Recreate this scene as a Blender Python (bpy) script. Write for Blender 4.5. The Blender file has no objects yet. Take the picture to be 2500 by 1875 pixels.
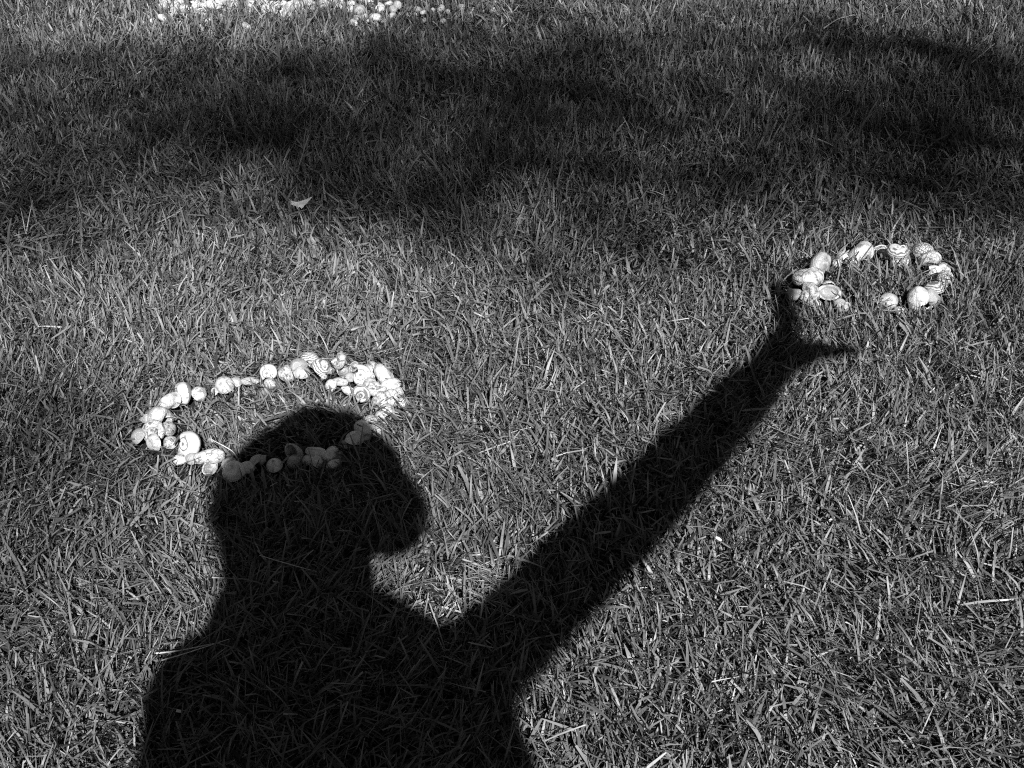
import bpy, bmesh, math, random
import numpy as np
from mathutils import Vector, Matrix, Quaternion

# ------------------------------------------------------------------ camera, sky, sun, exposure
F = 2500.0            # focal length in photo pixels (photo 2500 x 1875)
YH = -850.0           # row of the horizon, above the picture
CAM_H = 0.818         # lens height above the soil
ZG = 0.018            # height of the grass mat the shells rest in
PITCH = math.atan((937.5 - YH) / F)
scene = bpy.context.scene
col = scene.collection

cam_data = bpy.data.cameras.new('camera')
cam = bpy.data.objects.new('camera', cam_data)
col.objects.link(cam)
cam.location = (0, 0, CAM_H)
cam.rotation_euler = (math.pi / 2 - PITCH, 0, 0)
cam_data.sensor_fit = 'HORIZONTAL'
cam_data.sensor_width = 36.0
cam_data.lens = 36.0 * F / 2500.0
cam_data.clip_start = 0.01
cam_data.clip_end = 2000.0
scene.camera = cam

def px_ray(px, py):
    x = (px - 1250.0) / F
    y = -(py - 937.5) / F
    c, s = math.cos(PITCH), math.sin(PITCH)
    return Vector((x, c + y * s, -s + y * c))

def at(px, py, z=ZG):
    d = px_ray(px, py)
    t = (z - CAM_H) / d.z
    return Vector((d.x * t, d.y * t, z))

def ppm(py):          # photo pixels per metre along a row
    return (py - YH) * math.cos(PITCH) / (CAM_H - ZG)

# the lens's own shadow lies in the shadow of the head: that fixes the sun
SUN = (Vector((0, 0, CAM_H)) - at(800, 1200)).normalized()
SUN_EL = math.asin(SUN.z)

world = bpy.data.worlds.new('World')
scene.world = world
world.use_nodes = True
wn = world.node_tree.nodes
wl = world.node_tree.links
sky = wn.new('ShaderNodeTexSky')
sky.sky_type = 'NISHITA'
sky.sun_disc = False
sky.sun_elevation = SUN_EL
sky.altitude = 800.0            # a clear, deep sky
sky.air_density = 0.6
sky.dust_density = 0.0
sky.sun_rotation = math.atan2(SUN.x, SUN.y)
bw = wn.new('ShaderNodeRGBToBW')     # the photograph is black and white
wl.new(sky.outputs[0], bw.inputs[0])
bg = wn['Background']
wl.new(bw.outputs[0], bg.inputs['Color'])
bg.inputs['Strength'].default_value = 0.05

sun_data = bpy.data.lights.new('sun', 'SUN')
sun_data.energy = 5.0
sun_data.angle = math.radians(0.53)
sun = bpy.data.objects.new('sun', sun_data)
col.objects.link(sun)
sun.location = (3, -6, 9)
sun.rotation_euler = SUN.to_track_quat('Z', 'Y').to_euler()

scene.view_settings.view_transform = 'Standard'
scene.view_settings.look = 'None'
scene.view_settings.gamma = 1.0
scene.view_settings.exposure = 0.78
scene.render.engine = 'CYCLES'
scene.cycles.use_denoising = False
scene.cycles.filter_width = 1.1
scene.cycles.max_bounces = 5

rng = np.random.default_rng(7)
random.seed(7)

# ------------------------------------------------------------------ helpers
def tag(o, label=None, cat=None, group=None, kind=None):
    if label: o['label'] = label
    if cat: o['category'] = cat
    if group: o['group'] = group
    if kind: o['kind'] = kind
    return o

def link(name, me, parent=None):
    o = bpy.data.objects.new(name, me)
    col.objects.link(o)
    if parent: o.parent = parent
    return o

def mesh_np(name, verts, faces, mat=None, smooth=True, quads=True):
    """verts (n,3), faces (m,4) or (m,3) numpy arrays"""
    me = bpy.data.meshes.new(name)
    verts = np.asarray(verts, np.float32)
    faces = np.asarray(faces, np.int32)
    k = faces.shape[1]
    me.vertices.add(len(verts))
    me.vertices.foreach_set('co', verts.ravel())
    me.loops.add(faces.size)
    me.loops.foreach_set('vertex_index', faces.ravel())
    me.polygons.add(len(faces))
    me.polygons.foreach_set('loop_start', np.arange(0, faces.size, k, dtype=np.int32))
    me.polygons.foreach_set('loop_total', np.full(len(faces), k, np.int32))
    me.polygons.foreach_set('use_smooth', np.full(len(faces), smooth, bool))
    me.update(calc_edges=True)
    if mat: me.materials.append(mat)
    return me

def grey(v):
    return (v, v, v, 1.0)

class NT:
    def __init__(self, name):
        self.m = bpy.data.materials.new(name)
        self.m.use_nodes = True
        self.t = self.m.node_tree
        self.b = self.t.nodes['Principled BSDF']
        self.out = self.t.nodes['Material Output']
    def n(self, typ, **kw):
        nd = self.t.nodes.new(typ)
        for k, v in kw.items():
            if hasattr(nd, k): setattr(nd, k, v)
            else: nd.inputs[k].default_value = v
        return nd
    def l(self, a, b): self.t.links.new(a, b)

def simple_mat(name, v, rough=0.7, noise=0.0, scale=8.0, bump=0.0):
    m = NT(name)
    m.b.inputs['Roughness'].default_value = rough
    tc = m.n('ShaderNodeTexCoord')
    nz = m.n('ShaderNodeTexNoise'); nz.inputs['Scale'].default_value = scale; nz.inputs['Detail'].default_value = 5
    m.l(tc.outputs['Object'], nz.inputs['Vector'])
    r = m.n('ShaderNodeValToRGB')
    r.color_ramp.elements[0].position = 0.3; r.color_ramp.elements[0].color = grey(max(0.004, v * (1 - noise)))
    r.color_ramp.elements[1].position = 0.7; r.color_ramp.elements[1].color = grey(min(0.9, v * (1 + noise)))
    m.l(nz.outputs['Fac'], r.inputs['Fac'])
    m.l(r.outputs['Color'], m.b.inputs['Base Color'])
    if bump:
        bp = m.n('ShaderNodeBump'); bp.inputs['Strength'].default_value = bump
        m.l(nz.outputs['Fac'], bp.inputs['Height']); m.l(bp.outputs['Normal'], m.b.inputs['Normal'])
    return m.m

# ------------------------------------------------------------------ ground (soil under the lawn, to the horizon)
gm = NT('soil_and_thatch')
gm.b.inputs['Roughness'].default_value = 0.95
tc = gm.n('ShaderNodeTexCoord')
n1 = gm.n('ShaderNodeTexNoise'); n1.inputs['Scale'].default_value = 160; n1.inputs['Detail'].default_value = 6
n2 = gm.n('ShaderNodeTexNoise'); n2.inputs['Scale'].default_value = 3; n2.inputs['Detail'].default_value = 4
gm.l(tc.outputs['Object'], n1.inputs['Vector']); gm.l(tc.outputs['Object'], n2.inputs['Vector'])
mx = gm.n('ShaderNodeMath', operation='MULTIPLY')
gm.l(n1.outputs['Fac'], mx.inputs[0]); gm.l(n2.outputs['Fac'], mx.inputs[1])
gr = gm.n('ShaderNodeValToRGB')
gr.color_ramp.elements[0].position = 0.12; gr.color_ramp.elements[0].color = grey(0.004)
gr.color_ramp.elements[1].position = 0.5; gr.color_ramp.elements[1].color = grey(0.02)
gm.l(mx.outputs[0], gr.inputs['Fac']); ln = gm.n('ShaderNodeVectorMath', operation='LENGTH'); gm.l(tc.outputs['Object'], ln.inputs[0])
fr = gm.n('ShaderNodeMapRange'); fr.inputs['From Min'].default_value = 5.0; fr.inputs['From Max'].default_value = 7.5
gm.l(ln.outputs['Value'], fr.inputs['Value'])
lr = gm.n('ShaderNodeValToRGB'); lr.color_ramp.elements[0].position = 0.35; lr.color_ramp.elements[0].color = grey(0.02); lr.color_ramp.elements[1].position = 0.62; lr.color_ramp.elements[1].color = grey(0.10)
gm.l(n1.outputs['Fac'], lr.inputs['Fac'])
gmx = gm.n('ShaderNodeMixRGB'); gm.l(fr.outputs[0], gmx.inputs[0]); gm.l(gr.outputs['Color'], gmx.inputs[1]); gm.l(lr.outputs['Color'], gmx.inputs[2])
gm.l(gmx.outputs[0], gm.b.inputs['Base Color'])
gb = gm.n('ShaderNodeBump'); gb.inputs['Strength'].default_value = 0.8; gb.inputs['Distance'].default_value = 0.01
gm.l(n1.outputs['Fac'], gb.inputs['Height']); gm.l(gb.outputs['Normal'], gm.b.inputs['Normal'])

def make_ground():
    xs = np.concatenate([[-900, -200, -50, -15], np.linspace(-6, 6, 25), [15, 50, 200, 900]])
    ys = np.concatenate([[-900, -200, -50, -18], np.linspace(-10, 8, 37), [18, 50, 200, 900]])
    X, Y = np.meshgrid(xs, ys)
    Z = -0.004 + 0.004 * np.sin(X * 2.1 + 1) * np.sin(Y * 1.7)
    v = np.stack([X.ravel(), Y.ravel(), Z.ravel()], -1)
    nx, ny = len(xs), len(ys)
    i, j = np.meshgrid(np.arange(nx - 1), np.arange(ny - 1))
    a = (j * nx + i).ravel()
    f = np.stack([a, a + 1, a + nx + 1, a + nx], -1)
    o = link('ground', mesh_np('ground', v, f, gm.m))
    tag(o, 'dark soil under the lawn grass', 'ground', kind='structure')
make_ground()

# ------------------------------------------------------------------ shell materials
def shell_mat(name, lo, hi, style, scale, rough=0.38):
    m = NT(name)
    m.b.inputs['Roughness'].default_value = rough
    tc = m.n('ShaderNodeTexCoord')
    oi = m.n('ShaderNodeObjectInfo')
    w = m.n('ShaderNodeMath', operation='MULTIPLY'); w.inputs[1].default_value = 37.0
    m.l(oi.outputs['Random'], w.inputs[0])
    nz = m.n('ShaderNodeTexNoise', noise_dimensions='4D')
    nz.inputs['Scale'].default_value = scale; nz.inputs['Detail'].default_value = 6; nz.inputs['Roughness'].default_value = 0.62
    nz.inputs['Distortion'].default_value = 0.8
    m.l(tc.outputs['Object'], nz.inputs['Vector']); m.l(w.outputs[0], nz.inputs['W'])
    fac = nz.outputs['Fac']
    if style == 'band':
        wv = m.n('ShaderNodeTexWave', wave_type='BANDS', bands_direction='Z')
        wv.inputs['Scale'].default_value = 3.2; wv.inputs['Distortion'].default_value = 6; wv.inputs['Detail'].default_value = 4
        m.l(tc.outputs['Object'], wv.inputs['Vector']); m.l(w.outputs[0], wv.inputs['Phase Offset'])
        mx = m.n('ShaderNodeMixRGB'); mx.inputs[0].default_value = 0.55
        m.l(nz.outputs['Fac'], mx.inputs[1]); m.l(wv.outputs['Fac'], mx.inputs[2]); fac = mx.outputs[0]
    elif style == 'net':
        vo = m.n('ShaderNodeTexVoronoi', feature='DISTANCE_TO_EDGE'); vo.inputs['Scale'].default_value = 9
        m.l(tc.outputs['Object'], vo.inputs['Vector'])
        mp = m.n('ShaderNodeMath', operation='MULTIPLY'); mp.inputs[1].default_value = 4.0; mp.use_clamp = True
        m.l(vo.outputs['Distance'], mp.inputs[0])
        mx = m.n('ShaderNodeMixRGB'); mx.inputs[0].default_value = 0.5
        m.l(nz.outputs['Fac'], mx.inputs[1]); m.l(mp.outputs[0], mx.inputs[2]); fac = mx.outputs[0]
    r = m.n('ShaderNodeValToRGB')
    e = r.color_ramp.elements
    e[0].position = 0.40; e[0].color = grey(lo)
    e[1].position = 0.56; e[1].color = grey(hi)
    x = e.new(0.47); x.color = grey((lo + hi) * 0.52)
    m.l(fac, r.inputs['Fac'])
    # each shell a little lighter or darker than its neighbours
    vr = m.n('ShaderNodeMapRange'); vr.inputs['To Min'].default_value = 0.78; vr.inputs['To Max'].default_value = 1.08
    m.l(oi.outputs['Random'], vr.inputs['Value'])
    mu = m.n('ShaderNodeVectorMath', operation='MULTIPLY')
    m.l(r.outputs['Color'], mu.inputs[0]); m.l(vr.outputs[0], mu.inputs[1])
    m.l(mu.outputs[0], m.b.inputs['Base Color'])
    n3 = m.n('ShaderNodeTexNoise'); n3.inputs['Scale'].default_value = 22; n3.inputs['Detail'].default_value = 4
    m.l(tc.outputs['Object'], n3.inputs['Vector'])
    bp = m.n('ShaderNodeBump'); bp.inputs['Strength'].default_value = 0.35; bp.inputs['Distance'].default_value = 0.02
    m.l(n3.outputs['Fac'], bp.inputs['Height']); m.l(bp.outputs['Normal'], m.b.inputs['Normal'])
    return m.m

SM = {
    'white':  shell_mat('worn_white_shell', 0.26, 0.62, 'plain', 3.0, 0.42),
    'shadow_lift':  shell_mat('shadow_lifted_white_shell', 0.50, 0.80, 'plain', 3.5, 0.35),  # white shell colour lightened to lift the shells inside the head shadow
    'mottle': shell_mat('mottled_shell', 0.12, 0.58, 'plain', 6.5, 0.40),
    'band':   shell_mat('banded_shell', 0.15, 0.58, 'band', 5.0, 0.40),
    'net':    shell_mat('netted_shell', 0.14, 0.55, 'net', 5.0, 0.45),
    'grey':   shell_mat('smooth_grey_shell', 0.28, 0.44, 'plain', 2.2, 0.24),
    'half':   shell_mat('half_worn_shell', 0.20, 0.62, 'plain', 1.6, 0.38),
}
def ringed_mat():
    m = NT('ring_tipped_shell')
    m.b.inputs['Roughness'].default_value = 0.4
    tc = m.n('ShaderNodeTexCoord'); oi = m.n('ShaderNodeObjectInfo')
    sx = m.n('ShaderNodeSeparateXYZ'); m.l(tc.outputs['Object'], sx.inputs[0])
    def mth(op, a, b=None, clamp=False):
        n = m.n('ShaderNodeMath', operation=op); n.use_clamp = clamp
        for i, v in enumerate((a, b)):
            if v is None: continue
            if isinstance(v, (int, float)): n.inputs[i].default_value = v
            else: m.l(v, n.inputs[i])
        return n.outputs[0]
    r = mth('SQRT', mth('ADD', mth('MULTIPLY', sx.outputs[0], sx.outputs[0]), mth('MULTIPLY', sx.outputs[1], sx.outputs[1])))
    nz = m.n('ShaderNodeTexNoise', noise_dimensions='4D'); nz.inputs['Scale'].default_value = 6; nz.inputs['Detail'].default_value = 6
    m.l(tc.outputs['Object'], nz.inputs['Vector'])
    m.l(mth('MULTIPLY', oi.outputs['Random'], 30.0), nz.inputs['W'])
    wob = mth('ADD', r, mth('MULTIPLY', mth('SUBTRACT', nz.outputs['Fac'], 0.5), 0.05))
    l1 = mth('LESS_THAN', mth('ABSOLUTE', mth('SUBTRACT', wob, 0.225)), 0.022)
    l2 = mth('LESS_THAN', wob, 0.065)
    back = mth('GREATER_THAN', mth('ADD', mth('MULTIPLY', sx.outputs[2], -1.0), mth('MULTIPLY', nz.outputs['Fac'], 0.25)), 0.20)
    spots = mth('LESS_THAN', nz.outputs['Fac'], 0.40)
    dark = mth('MAXIMUM', mth('MAXIMUM', l1, l2), mth('MAXIMUM', back, mth('MULTIPLY', spots, 0.7)))
    mx = m.n('ShaderNodeMixRGB'); mx.inputs[1].default_value = grey(0.60); mx.inputs[2].default_value = grey(0.19)
    m.l(dark, mx.inputs[0]); m.l(mx.outputs[0], m.b.inputs['Base Color'])
    return m.m
SM['ring'] = ringed_mat()
NACRE = shell_mat('shell_inside', 0.22, 0.42, 'plain', 1.8, 0.22)

# ------------------------------------------------------------------ shell shapes (each about one unit across)
def grid_faces(nu, nv, wrap_v=True, off=0):
    i, j = np.meshgrid(np.arange(nu - 1), np.arange(nv if wrap_v else nv - 1), indexing='ij')
    j2 = (j + 1) % nv
    return off + np.stack([(i * nv + j), (i * nv + j2), ((i + 1) * nv + j2), ((i + 1) * nv + j)], -1).reshape(-1, 4)

def lump(v, seed, amp=0.035):
    r = np.random.default_rng(seed)
    d = np.zeros(len(v))
    for k in range(6):
        w = r.normal(0, 3.6, 3); p = r.uniform(0, 6.28)
        d += np.sin(v @ w + p)
    n = v / (np.linalg.norm(v, axis=1, keepdims=True) + 1e-6)
    return v + n * (d * amp / 2.4)[:, None]

def norm_unit(v):
    mn, mx = v.min(0), v.max(0)
    v = v - (mn + mx) / 2
    return v / (mx - mn).max()

def snail(turns=3.6, grow=0.27, R=0.46, T=0.9, a=0.52, b=0.56, ribs=0, rib_amp=0.0, seed=1, keel=0.0):
    nu, nv = int(26 * turns), 22
    th = np.linspace(0, 2 * math.pi * turns, nu)
    g = np.exp(grow * (th - th[-1]) / 1.0)
    ph = np.linspace(0, 2 * math.pi, nv, endpoint=False)
    TH, PH = np.meshgrid(th, ph, indexing='ij')
    G = np.exp(grow * (TH - th[-1]))
    rb = 1 + rib_amp * np.cos(ribs * PH) if ribs else 1.0
    rad = G * (R + a * np.cos(PH) * rb * (1 + keel * np.cos(PH) ** 3))
    z = -G * T + G * b * np.sin(PH) * rb
    v = np.stack([rad * np.cos(TH), rad * np.sin(TH), z], -1)
    # lip: the last rings curl inwards and run back inside the opening
    lip = []
    last, prev = v[-1], v[-1] - (v[-3] - v[-1]) * 0.5
    c = last.mean(0)
    fwd = (v[-1] - v[-2]).mean(0)
    lip.append(last + fwd * 0.25 + (last - c) * 0.05)
    lip.append(last + fwd * 0.10 + (last - c) * -0.10)
    for k in (2, 5, 9, 14):
        ck = v[-1 - k].mean(0)
        lip.append(ck + (v[-1 - k] - ck) * 0.86)
    allv = np.concatenate([v.reshape(-1, 3)] + lip, 0)
    f = grid_faces(nu + len(lip), nv)
    allv = norm_unit(allv)
    allv = lump(allv, seed, 0.02)
    slots = np.zeros(len(f), int)
    slots[(nu + 1) * nv:] = 1
    slots[:(nu - 27) * nv] = 2
    return allv, f, slots

def cup(a=0.5, b=0.4, h=0.32, p=2.0, q=0.62, apex=(0, 0), ribs=0, rib_amp=0.0, thick=0.045, seed=1, lining=0.88, point=0.0):
    nr, nv = 12, 40
    r = np.linspace(0.03, 1, nr)
    ph = np.linspace(0, 2 * math.pi, nv, endpoint=False)
    R, PH = np.meshgrid(r, ph, indexing='ij')
    edge = 1 + point * np.cos(PH) - rib_amp * 0.5 * np.cos(ribs * PH)
    def surf(sc, zoff, hh):
        x = a * sc * R * np.cos(PH) * edge + apex[0] * (1 - R)
        y = b * sc * R * np.sin(PH) * edge + apex[1] * (1 - R)
        z = hh * (1 - R ** p) ** q - zoff + rib_amp * hh * np.cos(ribs * PH) * R * (1 - 0.4 * R)
        return np.stack([x, y, z], -1)
    outer = surf(1.0, 0.0, h)
    inner = surf(lining, 0.0, h - thick)[::-1]
    rim = (outer[-1] + inner[0])[None] / 2 - np.array([0, 0, 0.022])
    v = np.concatenate([outer, rim, inner], 0)
    n_all = v.shape[0]
    f = grid_faces(n_all, nv)
    vv = v.reshape(-1, 3)
    ctr_o = np.array([[apex[0], apex[1], h * 1.0]])
    ctr_i = np.array([[apex[0] * 1.0, apex[1], h - thick]])
    base = len(vv)
    vv = np.concatenate([vv, ctr_o, ctr_i])
    j = np.arange(nv); j2 = (j + 1) % nv
    cap1 = np.stack([np.full(nv, base), j2, j, j], -1)[:, :3]
    last = (n_all - 1) * nv
    cap2 = np.stack([np.full(nv, base + 1), last + j, last + j2], -1)
    slots = np.zeros(len(f), int)
    slots[(nr + 1) * nv:] = 1
    slots[(nr - 1) * nv:(nr + 1) * nv] = 2
    vv = lump(vv, seed, 0.018)
    tri = np.concatenate([np.concatenate([f[:, [0, 1, 2]], f[:, [0, 2, 3]]]), cap1, cap2])
    sl = np.concatenate([slots, slots, np.zeros(nv, int), np.ones(nv, int)])
    return vv, tri, sl

def spun(profile, nv=28, bend=0.0, seed=1, ribs=0, rib_amp=0.0, slit=False):
    """closed solid of revolution about X from (x, r) pairs"""
    pr = np.array(profile, float)
    # resample smoothly
    s = np.linspace(0, len(pr) - 1, 30)
    x = np.interp(s, np.arange(len(pr)), pr[:, 0]); r = np.interp(s, np.arange(len(pr)), pr[:, 1])
    r[1:-1] = (r[:-2] + 2 * r[1:-1] + r[2:]) / 4
    ph = np.linspace(0, 2 * math.pi, nv, endpoint=False)
    Rr, PH = np.meshgrid(r, ph, indexing='ij'); Xx = np.repeat(x[:, None], nv, 1)
    Rr = Rr * (1 + rib_amp * np.cos(ribs * Xx * 6.28))
    if slit:
        d = np.angle(np.exp(1j * (PH - math.pi / 2)))
        Rr = Rr * (1 - 0.28 * np.exp(-(d / 0.16) ** 2) * (Rr > 0.05))
    v = np.stack([Xx, Rr * np.cos(PH), Rr * np.sin(PH) + bend * Xx ** 2], -1).reshape(-1, 3)
    f = grid_faces(len(x), nv)
    v = lump(norm_unit(v), seed, 0.02)
    return v, f, np.zeros(len(f), int)

def build_shell_mesh(name, data, mat):
    v, f, sl = data
    me = mesh_np(name, v, f[sl == 0], mat)
    pieces = []
    for k, m in ((1, NACRE), (2, mat)):      # mouth or lining, and spire or rim, are parts of their own
        if (sl == k).any():
            used, inv = np.unique(f[sl == k], return_inverse=True)
            pieces.append((k, mesh_np(name + '_part', v[used], inv.reshape(-1, f.shape[1]), m)))
    return me, pieces

OLIVE = [(-.5, 0), (-.49, .10), (-.42, .17), (-.2, .24), (.1, .26), (.34, .21), (.46, .12), (.5, .0)]
BARREL = [(-.42, 0), (-.42, .14), (-.40, .22), (-.30, .27), (-.05, .31), (.22, .29), (.38, .23), (.43, .15), (.40, .1), (.30, 0)]
AUGER = [(-.5, .0), (-.4, .03), (-.2, .07), (.05, .12), (.3, .14), (.45, .10), (.5, .0)]
COWRIE = [(-.5, 0), (-.48, .10), (-.36, .24), (-.1, .33), (.15, .33), (.36, .25), (.48, .1), (.5, 0)]
GEO = {
    'moon':    lambda s: snail(4.0, 0.135, 0.46, 0.58, 0.54, 0.56, seed=s),
    'turban':  lambda s: snail(5.0, 0.110, 0.50, 1.05, 0.50, 0.52, ribs=9, rib_amp=0.018, seed=s),
    'flat':    lambda s: snail(5.0, 0.115, 0.52, 0.60, 0.47, 0.52, ribs=7, rib_amp=0.012, seed=s),
    'whelk':   lambda s: snail(5.0, 0.120, 0.42, 1.45, 0.42, 0.80, ribs=8, rib_amp=0.025, seed=s, keel=0.10),
    'limpet':  lambda s: cup(0.5, 0.43, 0.36, 1.7, 0.75, (0.02, 0), 18, 0.012, seed=s),
    'slipper': lambda s: cup(0.5, 0.36, 0.26, 2.4, 0.55, (-0.12, 0), 0, 0.0, 0.09, seed=s, lining=0.76),
    'cockle':  lambda s: cup(0.5, 0.45, 0.40, 2.1, 0.6, (-0.18, 0), 22, 0.035, 0.05, seed=s, point=-0.06),
    'dome':    lambda s: cup(0.5, 0.44, 0.44, 2.3, 0.55, (-0.08, 0.03), 0, 0.0, 0.05, seed=s),
    'mussel':  lambda s: cup(0.5, 0.25, 0.20, 2.2, 0.55, (-0.34, 0.02), 0, 0.0, 0.035, seed=s, point=0.10),
    'olive':   lambda s: spun(OLIVE, seed=s, slit=True),
    'barrel':  lambda s: spun(BARREL, seed=s, ribs=14, rib_amp=0.01),
    'auger':   lambda s: spun(AUGER, seed=s, ribs=11, rib_amp=0.10),
    'cowrie':  lambda s: spun(COWRIE, seed=s, slit=True),
}
NAMES = {'moon': 'moon_snail_shell', 'turban': 'turban_shell', 'flat': 'top_snail_shell', 'whelk': 'whelk_shell',
         'limpet': 'limpet_shell', 'slipper': 'slipper_shell', 'cockle': 'cockle_shell', 'dome': 'clam_shell',
         'mussel': 'mussel_shell', 'olive': 'olive_shell', 'barrel': 'cone_shell', 'auger': 'auger_shell', 'cowrie': 'cowrie_shell'}
_cache = {}
def shell_mesh(kind, mat, var):
    k = (kind, mat, var)
    if k not in _cache:
        _cache[k] = build_shell_mesh(NAMES[kind], GEO[kind](var * 11 + len(kind)), SM[mat])
    return _cache[k]

def ring_mesh(r0, r1, z, n=20):
    ph = np.linspace(0, 6.2832, n, endpoint=False)
    prof = [(r0, z), (r0 + (r1 - r0) * .25, z + .03), (r0 + (r1 - r0) * .75, z + .025), (r1, z - .02)]
    v = np.concatenate([np.stack([r * np.cos(ph), r * np.sin(ph), np.full(n, zz)], -1) for r, zz in prof])
    return v, grid_faces(4, n)
_rv, _rf = ring_mesh(0.035, 0.085, 0.345); KEYHOLE = mesh_np('apex_ring', _rv, _rf, SM['grey'])

FIT = {'moon': 1.32, 'turban': 1.32, 'flat': 1.28, 'whelk': 1.28, 'limpet': 1.16, 'slipper': 1.12, 'cockle': 1.3, 'dome': 1.22, 'mussel': 1.3, 'olive': 1.28, 'barrel': 1.3, 'auger': 1.2, 'cowrie': 1.28}
TURNS = {'moon': 4.0, 'turban': 5.0, 'flat': 5.0, 'whelk': 5.0}
SHELLS = []       # (x, y, radius) footprints, to part the grass
def put_shell(px, py, w, kind, mat, axis, label, group, yaw=0.0, lift=0.0, stretch=1.0, mouth=None):
    size = w / ppm(py) * FIT[kind]
    z = 0.009 + 0.34 * size + lift
    p = at(px, py, z)
    me, pieces = shell_mesh(kind, mat, 1 + (int(px * 7 + py * 3) % 3))
    o = link(NAMES[kind], me)
    for k, pm in pieces: link({1: ('mouth', 'lining'), 2: ('spire', 'rim')}[k][0 if kind in TURNS else 1], pm, o)
    ax = Vector(axis).normalized()
    q = ax.to_track_quat('Z', 'Y')
    if kind in TURNS:       # turn the coil so that its mouth looks where it should: mostly down and away
        th = 2 * math.pi * TURNS[kind]
        m0 = Vector((-math.sin(th), math.cos(th), -0.2))
        want = Vector(mouth) if mouth else Vector((0.25 * math.sin(px), 0.75, -0.66))
        yaw = max((k * 0.2618 for k in range(24)), key=lambda a: (q @ (Quaternion((0, 0, 1), a) @ m0)).dot(want))
    q = q @ Quaternion((0, 0, 1), yaw)
    o.rotation_mode = 'QUATERNION'
    o.rotation_quaternion = q
    o.location = p
    o.scale = (size, size, size * stretch)
    tag(o, label, 'shell', group)
    if kind == 'limpet': link('apex_ring', KEYHOLE, o)
    SHELLS.append((p.x, p.y, size * 0.5))
    return o

# axis words: where the tip, or the crown of a dome, points
U_ = (0, -0.25, 1); L_ = (-1, -0.55, 0.25); R_ = (1, -0.4, 0.3); FR = (0, -1, 0.5); FL = (-0.7, -0.8, 0.45)
FRR = (0.6, -0.8, 0.5); B_ = (0, 1, 0.5); UL = (-0.6, -0.2, 0.8); UR = (0.6, -0.2, 0.8); D_ = (0.1, -0.55, -0.9); BL = (-0.8, 0.6, 0.3); DF = (0.0, -0.9, -0.45); DR = (0.6, -0.7, -0.5)

def A(X, Y): return 300 + X / 2.949, 840 + Y / 2.949        # readings of the big ring
def B(X, Y): return 800 + X / 10.05, 860 + Y / 10.05        # its crowded right end
def C(X, Y): return 1900 + X / 4.608, 560 + Y / 4.608       # small ring
def D(X, Y): return 320 + X / 4.424, Y / 4.424              # far heap, left half
def E(X, Y): return 780 + X / 4.424, Y / 4.424              # far heap, right half

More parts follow.
